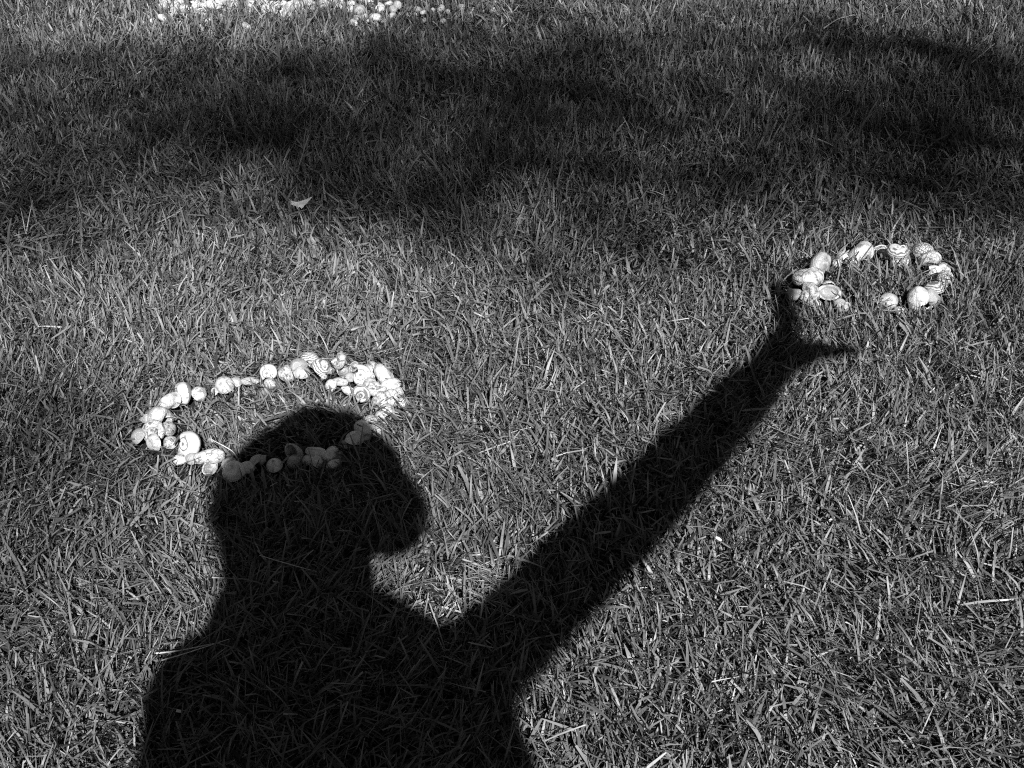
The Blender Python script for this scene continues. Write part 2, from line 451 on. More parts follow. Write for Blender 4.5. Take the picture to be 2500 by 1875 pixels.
MOUTH = {(255, 525): (0.9, -0.3, -0.5), (1225, 802): (0.6, -0.7, 0.1), (330, 310): (1, -0.2, 0.1), (790, 1000): (0, -0.8, -0.4), (968, 845): (0.8, -0.3, -0.3), (1362, 925): (0, -0.8, -0.3)}   # shells whose mouth shows
G1 = 'shells of the big ring'
big = [  # X, Y, width, kind, material, axis, label[, lift]
 (440, 352, 145, 'flat', 'ring', L_, 'half white snail shell with ringed tip facing left, back left of big ring'),
 (548, 358, 95, 'cockle', 'white', UR, 'white domed shell leaning right against the ring-tipped snail at back of big ring'),
 (340, 425, 135, 'moon', 'half', BL, 'grey snail shell with white rim just left below the back ring-tipped snail'),
 (255, 525, 215, 'whelk', 'half', L_, 'large long shell with white left end and dark opening, far left of big ring'),
 (330, 608, 95, 'cockle', 'mottle', UR, 'small mottled shell tucked under the opening of the large long shell'),
 (215, 630, 150, 'turban', 'mottle', FR, 'wide mottled snail shell below the large long shell at left of big ring'),
 (125, 665, 110, 'dome', 'grey', UL, 'grey domed shell, leftmost of the big ring'),
 (235, 712, 110, 'cockle', 'white', FL, 'white shell low in the grass at the left corner of the big ring'),
 (345, 712, 95, 'dome', 'mottle', U_, 'grey mottled shell left of the bold ring-tipped snail shell at front left'),
 (488, 712, 160, 'flat', 'ring', FL, 'snail shell with bold target-like ringed tip and dark back, front left of big ring', .004),
 (430, 778, 65, 'moon', 'white', L_, 'tiny white shell under the bold ring-tipped snail shell'),
 (415, 835, 80, 'cockle', 'white', U_, 'pale shell sunk in grass, leftmost of the front row of the big ring'),
 (500, 828, 90, 'dome', 'grey', U_, 'grey sunken shell just right of the leftmost shell of the front row'),
 (625, 812, 175, 'olive', 'mottle', (0.1, -0.5, 0.9), 'long rough mottled shell with a slit, upper one of the front left pair'),
 (628, 888, 128, 'slipper', 'mottle', (-0.75, 0.4, -0.5), 'oval slipper shell with thick pale rim, lower one of the front left pair'),
 (765, 862, 98, 'limpet', 'shadow_lift', (0, -0.45, 1), 'small grey limpet with a dark hole on top, front row at the shadow edge'),
 (800, 922, 145, 'dome', 'shadow_lift', (0.1, -0.2, 1), 'grey dome shell in shadow in front of the holed limpet'),
 (968, 845, 125, 'whelk', 'grey', (0.7, 0.1, 0.6), 'beaked grey shell pointing up right in the head shadow'),
 (898, 892, 90, 'cockle', 'shadow_lift', U_, 'small rough shell under the beaked grey shell in the shadow'),
 (1093, 872, 118, 'limpet', 'shadow_lift', (-0.1, -0.2, 1), 'hoof-shaped cap shell between the beaked shell and the glossy snail in the shadow'),
 (1225, 802, 145, 'moon', 'grey', (0.85, -0.55, 0.05), 'glossy moon snail shell with a dark hole at its right end, in the shadow'),
 (1390, 780, 118, 'olive', 'shadow_lift', U_, 'rough oval pale shell right of the glossy grey snail in the shadow', .004),
 (1335, 838, 80, 'dome', 'shadow_lift', UL, 'small pale dome shell under the rough oval shell, with bright top'),
 (1395, 845, 90, 'dome', 'shadow_lift', UR, 'dull grey dome shell under the rough oval shell, right of the bright-topped one'),
 (1498, 797, 105, 'barrel', 'shadow_lift', (1, -0.3, 0.1), 'stubby grey cylinder-shaped shell right of the rough oval shell'),
 (1552, 785, 45, 'moon', 'shadow_lift', U_, 'upper one of two tiny round shells at the end of the stubby cylinder shell'),
 (1552, 826, 38, 'moon', 'shadow_lift', FR, 'lower one of two tiny round shells at the end of the stubby cylinder shell'),
 (1512, 868, 95, 'mussel', 'shadow_lift', (0.3, -0.7, 0.5), 'triangular grey shell piece leaning below the stubby cylinder shell'),
 (1668, 690, 118, 'dome', 'shadow_lift', (0.2, 0.15, 1), 'dome shell with bright rim and dark underside, raised above the shadowed right end', .006),
 (1612, 742, 48, 'olive', 'shadow_lift', (0, 0, 1), 'small pale nub shell at the left foot of the bright-rimmed dome shell'),
 (1592, 712, 45, 'moon', 'shadow_lift', FR, 'tiny dim shell behind the pale nub shell in the shadow'),
 (1730, 622, 125, 'barrel', 'shadow_lift', (-0.6, -0.3, 0.7), 'ribbed barrel shell above the bright-rimmed dome shell at the shadow edge', .004),
 (1782, 562, 92, 'dome', 'mottle', U_, 'striped small dome shell above the ribbed barrel shell'),
 (1832, 612, 95, 'cockle', 'mottle', UR, 'pale ridged shell lying right of the ribbed barrel shell'),
 (1868, 590, 55, 'moon', 'grey', R_, 'small grey shell at the right end beside the ridged shell'),
 (1045, 208, 112, 'flat', 'ring', (0, -0.9, 0.5), 'white snail shell with arched rings, at the back middle of the big ring', .003),
 (1062, 288, 75, 'cockle', 'mottle', U_, 'small mottled shell in grass right below the arched-ring white snail'),
 (735, 300, 125, 'dome', 'white', U_, 'bright white dome shell half in grass, middle of the back left edge'),
 (667, 345, 60, 'cockle', 'white', UL, 'small white shell at the left foot of the bright white dome shell'),
 (812, 278, 75, 'cockle', 'grey', U_, 'grey shell just right of the bright white dome shell'),
 (908, 270, 105, 'mussel', 'grey', U_, 'long low grey shell in grass left of the arched-ring white snail'),
 (1190, 215, 112, 'turban', 'mottle', U_, 'patterned white shell right of the arched-ring white snail'),
 (1262, 162, 115, 'moon', 'grey', BL, 'smooth greyish round shell, left one of the back cluster'),
 (1295, 212, 95, 'cockle', 'grey', U_, 'grey fan-lined shell below the smooth round shell of the back cluster'),
 (1352, 118, 112, 'moon', 'band', B_, 'streaked round shell at the very back of the big ring'),
 (1428, 168, 118, 'cockle', 'band', UR, 'striped dome shell with curved lines, right part of the back cluster'),
 (1442, 232, 52, 'moon', 'mottle', FR, 'tiny ring-marked shell under the striped dome shell'),
 (1498, 300, 80, 'dome', 'white', (-0.3, -0.7, 0.6), 'bright white dome tilted towards the camera, inner side of the back right'),
]
for r in big:
    px, py = A(r[0], r[1])
    put_shell(px, py, r[2] / 2.949, r[3], r[4], r[5], r[6], G1, yaw=(r[0] * 0.37) % 6.28 if r[3] in ('moon', 'turban', 'flat', 'whelk', 'dome', 'limpet') else (r[0] * 0.013) % 0.6 - 0.3, lift=r[7] if len(r) > 7 else 0.0, mouth=MOUTH.get((r[0], r[1])))
crowd = [
 (330, 310, 470, 'turban', 'mottle', (-0.75, -0.3, 0.3), 'spotted banded snail shell tipped over, top of the crowded right end', .006),
 (640, 350, 300, 'slipper', 'grey', (-0.8, 0.5, -0.3), 'open grey cup shell facing right, beside the tipped spotted snail', .003),
 (60, 450, 190, 'cockle', 'grey', U_, 'grey shell left of the tipped spotted snail at the back right'),
 (290, 730, 330, 'mussel', 'grey', (-0.2, -0.9, 0.4), 'long grey mussel-like shell standing on end below the tipped spotted snail'),
 (565, 630, 240, 'cockle', 'grey', U_, 'small grey shell wedged behind the big spotted snail of the right end'),
 (500, 940, 340, 'mussel', 'white', (-0.5, -0.7, 0.5), 'slanted long white shell at the inner edge of the crowded right end'),
 (850, 560, 440, 'flat', 'ring', (-0.1, -0.8, 0.6), 'big spotted snail shell with ringed tip in the crowded right end', .006),
 (1090, 400, 320, 'dome', 'mottle', U_, 'mottled dome shell at the back edge of the crowded right end'),
 (1345, 585, 460, 'moon', 'white', (0.6, 0.4, 0.5), 'smooth white moon snail with a curved seam, upper right of the crowded end', .005),
 (1560, 810, 410, 'cowrie', 'white', (0.2, -0.5, 1), 'bright white egg-shaped shell with a slit, right side of the crowded end', .004),
 (1720, 990, 320, 'olive', 'grey', (0.3, -0.3, 1), 'grey egg-shaped shell under the bright white slit shell, rightmost grey one'),
 (790, 1000, 400, 'turban', 'band', FR, 'snail shell with arched growth rings facing the camera, front of the crowded end', .004),
 (1040, 800, 330, 'dome', 'white', U_, 'glaring white dome shell in the middle of the crowded right end', .008),
 (1210, 930, 360, 'moon', 'mottle', (0, -0.4, 1), 'mottled round shell just right of the arched-ring shell in the crowded end', .006),
 (1290, 1170, 380, 'turban', 'mottle', (-0.6, -0.6, 0.5), 'finely speckled large snail shell, lower middle of the crowded end', .003),
 (1570, 1150, 370, 'moon', 'mottle', (0.3, -0.3, 0.9), 'speckled round shell right of the finely speckled large snail'),
 (1850, 1250, 290, 'cockle', 'net', UR, 'speckled shell at the lower right tip of the crowded end'),
 (1450, 1450, 360, 'dome', 'mottle', U_, 'pale rough shell below the speckled snails, half in grass'),
 (430, 1300, 220, 'auger', 'white', (0.3, -0.8, 0.5), 'small white spindle shell in grass inside the right end of the big ring'),
 (1310, 1560, 220, 'cockle', 'grey', FR, 'grey shell behind grass blades above the striped small dome shell'),
 (1010, 640, 260, 'moon', 'mottle', FRR, 'grey-dimpled snail shell between the big spotted snail and the white moon snail', .008),
]
for r in crowd:
    px, py = B(r[0], r[1])
    put_shell(px, py, r[2] / 10.05, r[3], r[4], r[5], r[6], G1, yaw=(r[0] * 0.37) % 6.28 if r[3] in ('moon', 'turban', 'flat', 'whelk', 'dome') else 0.0, lift=r[7] if len(r) > 7 else 0.0, mouth=MOUTH.get((r[0], r[1])))
G2 = 'shells of the small ring'
small = [
 (188, 735, 140, 'barrel', 'grey', (0, -0.5, 0.2), 'upright grey cylinder-like shell, leftmost of the small ring, beside the finger shadow'),
 (350, 722, 215, 'turban', 'mottle', (-0.85, -0.5, 0.05), 'white speckled snail shell with ringed end at left, front left of small ring', .002),
 (345, 568, 260, 'moon', 'mottle', (-0.3, 0.3, 0.8), 'large white speckled shell behind the front left speckled snail of small ring', .004),
 (470, 392, 250, 'cowrie', 'half', (0.3, -0.6, 0.75), 'long slanted egg-shaped shell with a slit, back left of small ring', .004),
 (570, 708, 240, 'slipper', 'white', (0, 0.55, -0.83), 'upturned oval cup shell with thick pale rim, front left of small ring', .003),
 (560, 640, 120, 'cockle', 'white', B_, 'knobby white shell just behind the upturned cup shell'),
 (660, 388, 105, 'dome', 'white', UL, 'small white shell between the slanted shell and the lined dark shell'),
 (740, 315, 125, 'cockle', 'white', U_, 'white shell behind the lined dark-edged shell at back of small ring'),
 (838, 378, 140, 'cockle', 'band', FR, 'dome shell with radiating lines and dark edge, back of small ring'),
 (945, 265, 235, 'moon', 'half', (-0.6, 0.5, 0.5), 'large smooth two-toned shell, back middle of small ring', .003),
 (1165, 228, 150, 'slipper', 'white', (0.1, 0.6, -0.8), 'small open white cup shell left of the large round shell at the back'),
 (1190, 292, 90, 'cockle', 'white', UR, 'small white shell under the open white cup shell'),
 (1345, 270, 205, 'moon', 'band', (0, -0.2, 1), 'large round streaked moon snail at the back of small ring', .004),
 (1330, 378, 110, 'cockle', 'grey', U_, 'grey shell in grass under the large round moon snail'),
 (1430, 372, 100, 'dome', 'white', UR, 'white shell in grass at the right foot of the large round moon snail'),
 (1515, 275, 130, 'cockle', 'band', UL, 'black-striped shell right of the large round moon snail'),
 (1640, 250, 185, 'cockle', 'net', (0.05, -0.5, 0.8), 'tall ribbed netted shell, highest at back right of small ring', .006),
 (1700, 335, 200, 'cowrie', 'mottle', (-0.4, -0.4, 0.8), 'mottled oval shell slanting in front of the tall netted shell', .002),
 (1795, 372, 75, 'dome', 'white', UR, 'small bright white shell at the right end of the slanting oval shell'),
 (1755, 482, 150, 'flat', 'ring', FL, 'white snail shell with coiled eye, right side of small ring'),
 (1868, 572, 180, 'turban', 'net', (0.5, -0.6, 0.5), 'bean-like shell with beaded net pattern, rightmost of small ring', .003),
 (1790, 562, 110, 'moon', 'white', L_, 'smooth white shell against the left of the beaded net shell'),
 (1862, 450, 140, 'cockle', 'white', UR, 'ridged white shell behind the beaded net shell'),
 (1738, 688, 190, 'cockle', 'band', (-0.1, 0.2, 1), 'ribbed shell below the beaded net shell at lower right'),
 (1722, 785, 180, 'moon', 'grey', (0.5, -0.2, 0.7), 'smooth grey dome shell under the ribbed shell, lower right of small ring'),
 (1575, 768, 215, 'dome', 'white', (-0.1, -0.3, 1), 'glaring white dome shell at the front right of small ring', .004),
 (1535, 865, 120, 'dome', 'grey', FR, 'grey broken cup shell below the glaring white dome'),
 (1250, 808, 185, 'limpet', 'grey', (0.05, -0.75, 0.7), 'grey limpet with a little ring at its peak, front middle of small ring', .004),
 (1130, 835, 125, 'auger', 'mottle', (-0.4, -0.3, 0.9), 'spoon-shaped narrow shell left of the grey ring-peaked limpet'),
 (1088, 780, 105, 'auger', 'white', (0.2, -0.2, 1), 'thin white spindle shell standing left of the spoon-shaped shell'),
 (1362, 925, 110, 'turban', 'band', FR, 'striped small snail in grass right below the grey ring-peaked limpet'),
 (1692, 885, 95, 'auger', 'white', (0.3, -0.5, 0.6), 'small white pointed shell below the smooth grey dome of small ring'),
 (715, 872, 150, 'moon', 'grey', U_, 'grey shell sunk in grass right of the upturned cup shell, with a small glint'),
 (432, 845, 95, 'cockle', 'white', UL, 'white shell sunk in grass in front of the front left speckled snail'),
]
for r in small:
    px, py = C(r[0], r[1])
    put_shell(px, py, r[2] / 4.608, r[3], r[4], r[5], r[6], G2, yaw=(r[0] * 0.41) % 6.28 if r[3] in ('moon', 'turban', 'flat', 'whelk', 'dome') else (0.6 if r[3] == 'cowrie' else 0.0), lift=r[7] if len(r) > 7 else 0.0, mouth=MOUTH.get((r[0], r[1])))

# far heap at the top edge: many look alike; the row and the count from the left single them out
G3 = 'shells of the far heap at the top edge'
heap = [(D, *t) for t in [
 (335, 75, 95, 'dome', 'white'), (235, 240, 90, 'dome', 'white'), (335, 192, 100, 'cowrie', 'white'), (465, 142, 115, 'moon', 'white'),
 (155, 178, 32, 'moon', 'white'), (255, 165, 50, 'dome', 'white'), (560, 180, 80, 'dome', 'white'), (620, 100, 90, 'moon', 'white'), (745, 135, 140, 'slipper', 'white'),
 (690, 55, 110, 'moon', 'mottle'), (790, 70, 100, 'cowrie', 'white'), (870, 60, 120, 'moon', 'white'), (940, 90, 90, 'dome', 'white'), (960, 25, 110, 'turban', 'white'),
 (1068, 110, 85, 'cowrie', 'white'), (1005, 128, 75, 'dome', 'mottle'), (1100, 40, 110, 'moon', 'white'), (1192, 138, 95, 'mussel', 'grey'), (1130, 85, 70, 'dome', 'white'), (840, 235, 75, 'dome', 'white'),
 (985, 192, 85, 'moon', 'grey'), (1180, 192, 65, 'dome', 'white'), (1240, 290, 95, 'moon', 'grey'), (1320, 110, 80, 'moon', 'white'), (1300, 50, 110, 'dome', 'white'), (1450, 112, 110, 'moon', 'white'),
 (1400, 40, 100, 'cowrie', 'mottle'), (1505, 165, 70, 'turban', 'grey'), (1575, 65, 100, 'moon', 'white'), (1500, 85, 95, 'slipper', 'white'), (1640, 142, 105, 'moon', 'white'),
 (1685, 192, 125, 'moon', 'white'), (1720, 60, 100, 'dome', 'white'), (1795, 35, 125, 'mussel', 'white'), (1765, 105, 115, 'turban', 'grey'), (1850, 130, 90, 'cockle', 'grey'),
 (1855, 185, 120, 'slipper', 'white'), (1915, 235, 85, 'turban', 'grey'), (1965, 112, 80, 'dome', 'white'), (2080, 42, 110, 'moon', 'white'), (2165, 12, 110, 'moon', 'white'), (2090, 362, 105, 'slipper', 'grey'), (540, 255, 70, 'dome', 'grey')]] + [(E, *t) for t in [
 (125, 22, 105, 'moon', 'white'), (345, 55, 105, 'dome', 'white'), (395, 88, 70, 'cowrie', 'white'), (432, 112, 140, 'dome', 'half'), (62, 78, 90, 'dome', 'grey'), (452, 22, 50, 'moon', 'white'),
 (485, 192, 100, 'moon', 'half'), (398, 192, 85, 'slipper', 'white'), (368, 250, 135, 'olive', 'white'), (600, 187, 150, 'slipper', 'white'), (575, 82, 60, 'auger', 'white'), (662, 88, 115, 'moon', 'white'),
 (750, 48, 85, 'moon', 'white'), (842, 62, 110, 'dome', 'white'), (792, 105, 140, 'olive', 'white'), (785, 172, 90, 'moon', 'white'), (885, 162, 60, 'moon', 'grey'), (520, 225, 60, 'cowrie', 'white'),
 (602, 275, 85, 'dome', 'grey'), (682, 228, 95, 'mussel', 'grey'), (1060, 102, 105, 'slipper', 'grey'), (1125, 142, 70, 'moon', 'white'), (1040, 165, 60, 'dome', 'white'), (965, 162, 60, 'dome', 'grey'),
 (1225, 112, 60, 'dome', 'grey'), (1320, 92, 85, 'moon', 'grey'), (1390, 132, 60, 'moon', 'grey'), (1532, 82, 85, 'dome', 'grey'), (1552, 152, 48, 'moon', 'grey'), (1652, 122, 80, 'cowrie', 'grey'),
 (1880, 112, 60, 'moon', 'grey'), (1140, 232, 85, 'dome', 'grey'), (1330, 232, 95, 'mussel', 'grey'), (230, 215, 60, 'moon', 'grey'), (200, 265, 60, 'dome', 'grey')]]
rf = random.Random(3)
for i in range(60):
    heap.append((lambda X, Y: (X, Y), rf.uniform(385, 905), rf.uniform(-4, 34) * (0.55 + 0.45 * rf.random()), rf.uniform(15, 23) * 4.424, rf.choice(('moon', 'dome', 'moon', 'cowrie', 'turban')), rf.choice(('white', 'white', 'white', 'mottle'))))
hp = [(f(X, Y), w / 4.424, k, m) for f, X, Y, w, k, m in heap]
hp.sort(key=lambda t: t[0][0])
words = {'white': 'pale', 'grey': 'grey', 'mottle': 'mottled', 'half': 'two-toned'}
kinds = {'flat': 'flat snail shell', 'moon': 'round snail shell', 'dome': 'domed shell', 'cowrie': 'egg-shaped shell', 'slipper': 'rimmed cup shell', 'turban': 'snail shell with dark mouth', 'mussel': 'long flat shell', 'olive': 'long barrel-like shell', 'auger': 'thin pointed shell', 'cockle': 'ridged shell'}
rows = {'front': 0, 'middle': 0, 'back': 0}
def ordinal(n): return '%d%s' % (n, 'th' if 10 <= n % 100 <= 20 else {1: 'st', 2: 'nd', 3: 'rd'}.get(n % 10, 'th'))
for (px, py), w, k, m in hp:
    row = 'front' if py > 38 else ('middle' if py > 19 else 'back')
    rows[row] += 1
    lab = '%s %s, %s from left, %s row of far heap' % (words[m], kinds[k], ordinal(rows[row]), row)
    rr = random.Random(int(px * 31 + py * 17))
    if k == 'slipper': ax = (rr.uniform(-.2, .3), 0.7, -0.6) if rr.random() < 0.6 else (rr.uniform(-.3, .3), -0.3, 0.9)
    elif k == 'auger': ax = (.1, -.2, 1)
    else: ax = (rr.uniform(-.7, .7), rr.uniform(-.7, .2), rr.uniform(.3, 1))
    put_shell(px, py, w * 0.86, k, m, ax, lab, G3, yaw=rr.uniform(0, 6.28) if k not in ('slipper', 'olive', 'mussel') else rr.uniform(-.4, .4), lift=rr.uniform(0, .005))

# ------------------------------------------------------------------ grass
gmat = NT('grass_blade')
at_n = gmat.n('ShaderNodeAttribute'); at_n.attribute_name = 'tone'
gmat.b.inputs['Roughness'].default_value = 0.42
gmat.b.inputs['Specular IOR Level'].default_value = 0.3
gmat.l(at_n.outputs['Color'], gmat.b.inputs['Base Color'])
trn = gmat.n('ShaderNodeBsdfTranslucent'); gmat.l(at_n.outputs['Color'], trn.inputs['Color'])
ms = gmat.n('ShaderNodeMixShader'); ms.inputs[0].default_value = 0.05
gmat.l(gmat.b.outputs[0], ms.inputs[1]); gmat.l(trn.outputs[0], ms.inputs[2]); gmat.l(ms.outputs[0], gmat.out.inputs['Surface'])

def field(x, y, seed, scale, n=14):
    r = np.random.default_rng(seed)
    o = np.zeros_like(x)
    for k in range(n):
        w = r.normal(0, 1, 2); w = w / np.linalg.norm(w) * scale * r.uniform(0.5, 1.8)
        o += np.sin(x * w[0] + y * w[1] + r.uniform(0, 6.28))
    return o / math.sqrt(n / 2)

def half_width(y):       # half the width of the picture's footprint at distance y
    return 0.5 * np.clip(y * math.cos(PITCH) + (CAM_H - ZG) * math.sin(PITCH), 0.2, None)

CELL = 0.30
def cells():
    """cells of the lawn the picture sees (blades grown one by one) and those round it (copies of a few patches)"""
    inner, outer = [], []
    for i in range(-17, 18):
        for j in range(-9, 27):
            x0, y0 = i * CELL, j * CELL
            yy = np.linspace(y0, y0 + CELL, 4)
            d = min(abs(x0), abs(x0 + CELL)) if x0 * (x0 + CELL) > 0 else 0.0
            vis = (yy > 0.46) & (yy < 3.25) & (d < half_width(yy) + 0.03)
            (inner if vis.any() else outer).append((x0, y0))
    return inner, outer

def density(y):
    return 112000 if y < 0.9 else (86000 if y < 1.4 else (58000 if y < 2.1 else 38000))

def scatter_cell(x0, y0, dens, coarse):
    n = int(dens * CELL * CELL)
    nc = max(1, n // 9)
    cx = rng.uniform(0, CELL, nc); cy = rng.uniform(0, CELL, nc)      # half of the blades stand in tufts
    pick = rng.integers(0, nc, n); sp = 0.0055 * (1 + 0.3 * coarse)
    tuft = rng.random(n) < 0.55
    x = np.where(tuft, cx[pick] + rng.normal(0, sp, n), rng.uniform(0, CELL, n))
    y = np.where(tuft, cy[pick] + rng.normal(0, sp, n), rng.uniform(0, CELL, n))
    return x0 + x, y0 + y

STRAW = [(1150, 1395, 60, 0.8), (1185, 1425, 40, 0.85), (1640, 1010, 30, 0.7), (432, 1528, 35, 0.55), (1210, 1080, 60, 0.35), (1000, 1470, 90, 0.25), (930, 870, 25, .3)]
def grow(name, x, y, dist):
    """one mesh of blades rooted at x, y; dist: how far out this turf lies"""
    n = len(x)
    L = rng.normal(0.034, 0.0085, n).clip(0.012, 0.060) * (1 + 0.16 * field(x, y, 3, 7.0))
    wd = rng.normal(0.0018, 0.0005, n).clip(0.0008, 0.0034)
    far = np.clip(1 + 0.36 * (dist - 0.75), 0.9, 1.75)      # coarser turf farther out
    wd *= far; L *= np.sqrt(far)
    wide = rng.random(n) < 0.10
    wd[wide] *= 1.45; L[wide] *= 1.1
    thin = rng.random(n) < 0.16
    wd[thin] *= 0.45
    # an under-storey of short blades and old sheaths darkened for shaded gaps, taller bright blades above it
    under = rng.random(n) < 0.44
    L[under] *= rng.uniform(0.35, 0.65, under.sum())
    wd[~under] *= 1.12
    # lean: clumps share a direction
    base = np.where(rng.random(n) < 0.62, 1.57, -1.57) + 0.75 * field(x, y, 11, 9.0) + 0.45 * field(x, y, 12, 26.0)
    phi = base + rng.normal(0, 0.85, n)
    tilt0 = np.abs(rng.normal(0.26, 0.22, n))
    lie = 0.5 + 0.5 * np.tanh(1.2 * field(x, y, 5, 5.0) + np.clip(1.15 - dist, -1, 1) * 1.3)   # matted patches, more of them near
    tilt0 = tilt0 + 0.34 * lie * rng.random(n)
    curl = np.abs(rng.normal(0.75, 0.55, n)) + 0.4 * lie
    litter = rng.random(n) < 0.045
    tilt0[litter] = rng.uniform(1.2, 1.5, litter.sum()); curl[litter] = rng.uniform(-0.1, 0.35, litter.sum())
    z0 = np.zeros(n); z0[litter] = rng.uniform(0.010, 0.026, litter.sum())
    phi[litter] = rng.uniform(0, 6.28, litter.sum())
    # tone of each blade (its own colour, then shade for the under-storey)
    tone = 0.110 * np.exp(rng.normal(0, 0.30, n)) * (1 + 0.12 * field(x, y, 21, 4.0))
    tone[under] *= 0.11  # colour cut to near black, standing in for shade between the blades
    pale = rng.random(n) < 0.03
    tone[pale] = rng.uniform(0.14, 0.34, pale.sum()); wd[pale] *= 0.7; L[pale] *= 0.75
    dk = rng.random(n) < 0.12
    tone[dk] *= 0.5
    tone[litter & (rng.random(n) < 0.35)] *= 1.7
    # dry matted straw spots
    for px, py, rp, amt in (STRAW if name == 'grass' else []):
        c = at(px, py); r = rp / ppm(py)
        d2 = ((x - c.x) ** 2 + ((y - c.y) * 0.8) ** 2) / r ** 2
        k = (rng.random(n) < amt * np.exp(-d2 * 1.2)) & (d2 < 4)
        m = k.sum()
        tone[k] = rng.uniform(0.18, 0.40, m); tilt0[k] = rng.uniform(1.15, 1.5, m); curl[k] = rng.uniform(0, .4, m)
        z0[k] = rng.uniform(0.008, 0.022, m); wd[k] *= 0.5; L[k] *= 0.7; phi[k] = -0.7 + rng.normal(0, .6, m)
    # part the grass where shells lie
    keep = np.ones(n, bool)
    for sx, sy, sr in (SHELLS if name == 'grass' else []):
        dx, dy = x - sx, y - sy
        d = np.hypot(dx, dy)
        near = d < sr * 2.2
        keep &= ~(d < sr * 0.84)
        front = near & (dy < 0) & (d < sr * 1.9)
        L[front] *= 0.58
        side = near & (dy >= 0) & (d < sr * 1.3)
        L[side] *= 0.85
    x, y, L, wd, phi, tilt0, curl, z0, tone = [a[keep] for a in (x, y, L, wd, phi, tilt0, curl, z0, tone)]
    n = len(x)
    K = 4
    s = np.linspace(0, 1, K)
    pos = np.zeros((n, K, 3)); pos[:, 0] = np.stack([x, y, z0 - 0.001], -1)
    for i in range(1, K):
        t = tilt0 + curl * (s[i] + s[i - 1]) / 2
        t = np.clip(t, 0, 1.75)
        st = L / (K - 1)
        pos[:, i, 0] = pos[:, i - 1, 0] + np.sin(t) * np.cos(phi) * st
        pos[:, i, 1] = pos[:, i - 1, 1] + np.sin(t) * np.sin(phi) * st
        pos[:, i, 2] = np.maximum(pos[:, i - 1, 2] + np.cos(t) * st, 0.003)
    yaw = phi + math.pi / 2 + rng.normal(0, 0.55, n)
    tw = rng.normal(0, 0.5, n)
    blunt = np.where(rng.random(n) < 0.35, rng.uniform(0.3, 0.65, n), rng.uniform(0.03, 0.22, n))
    prof = np.stack([np.full(n, 0.62), np.full(n, 1.0), np.full(n, 0.82), blunt], -1)
    V = np.zeros((n, K, 2, 3))
    for i in range(K):
        a = yaw + tw * s[i]
        wv = np.stack([np.cos(a), np.sin(a), 0.35 * np.sin(a * 3)], -1) * (wd * prof[:, i] / 2)[:, None]
        V[:, i, 0] = pos[:, i] - wv; V[:, i, 1] = pos[:, i] + wv
    # cut ends run slightly aslant
    V[:, K - 1, 1, 2] += rng.normal(0, 0.0012, n)
    b = (np.arange(n) * K * 2)[:, None, None]
    q = np.array([[2 * i, 2 * i + 1, 2 * i + 3, 2 * i + 2] for i in range(K - 1)])[None]
    faces = (b + q).reshape(-1, 4)
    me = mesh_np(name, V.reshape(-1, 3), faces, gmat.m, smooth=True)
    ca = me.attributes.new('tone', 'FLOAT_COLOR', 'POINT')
    # paler at the bleached sheath and at the mown tip
    along = np.array([1.25, 1.0, 1.0, 1.18])
    tv = (tone[:, None] * along[None])[:, :, None].repeat(2, 2).reshape(-1)
    cdat = np.ones((len(tv), 4), np.float32); cdat[:, :3] = np.clip(tv, 0.01, 0.75)[:, None]
    ca.data.foreach_set('color', cdat.ravel())
    return me

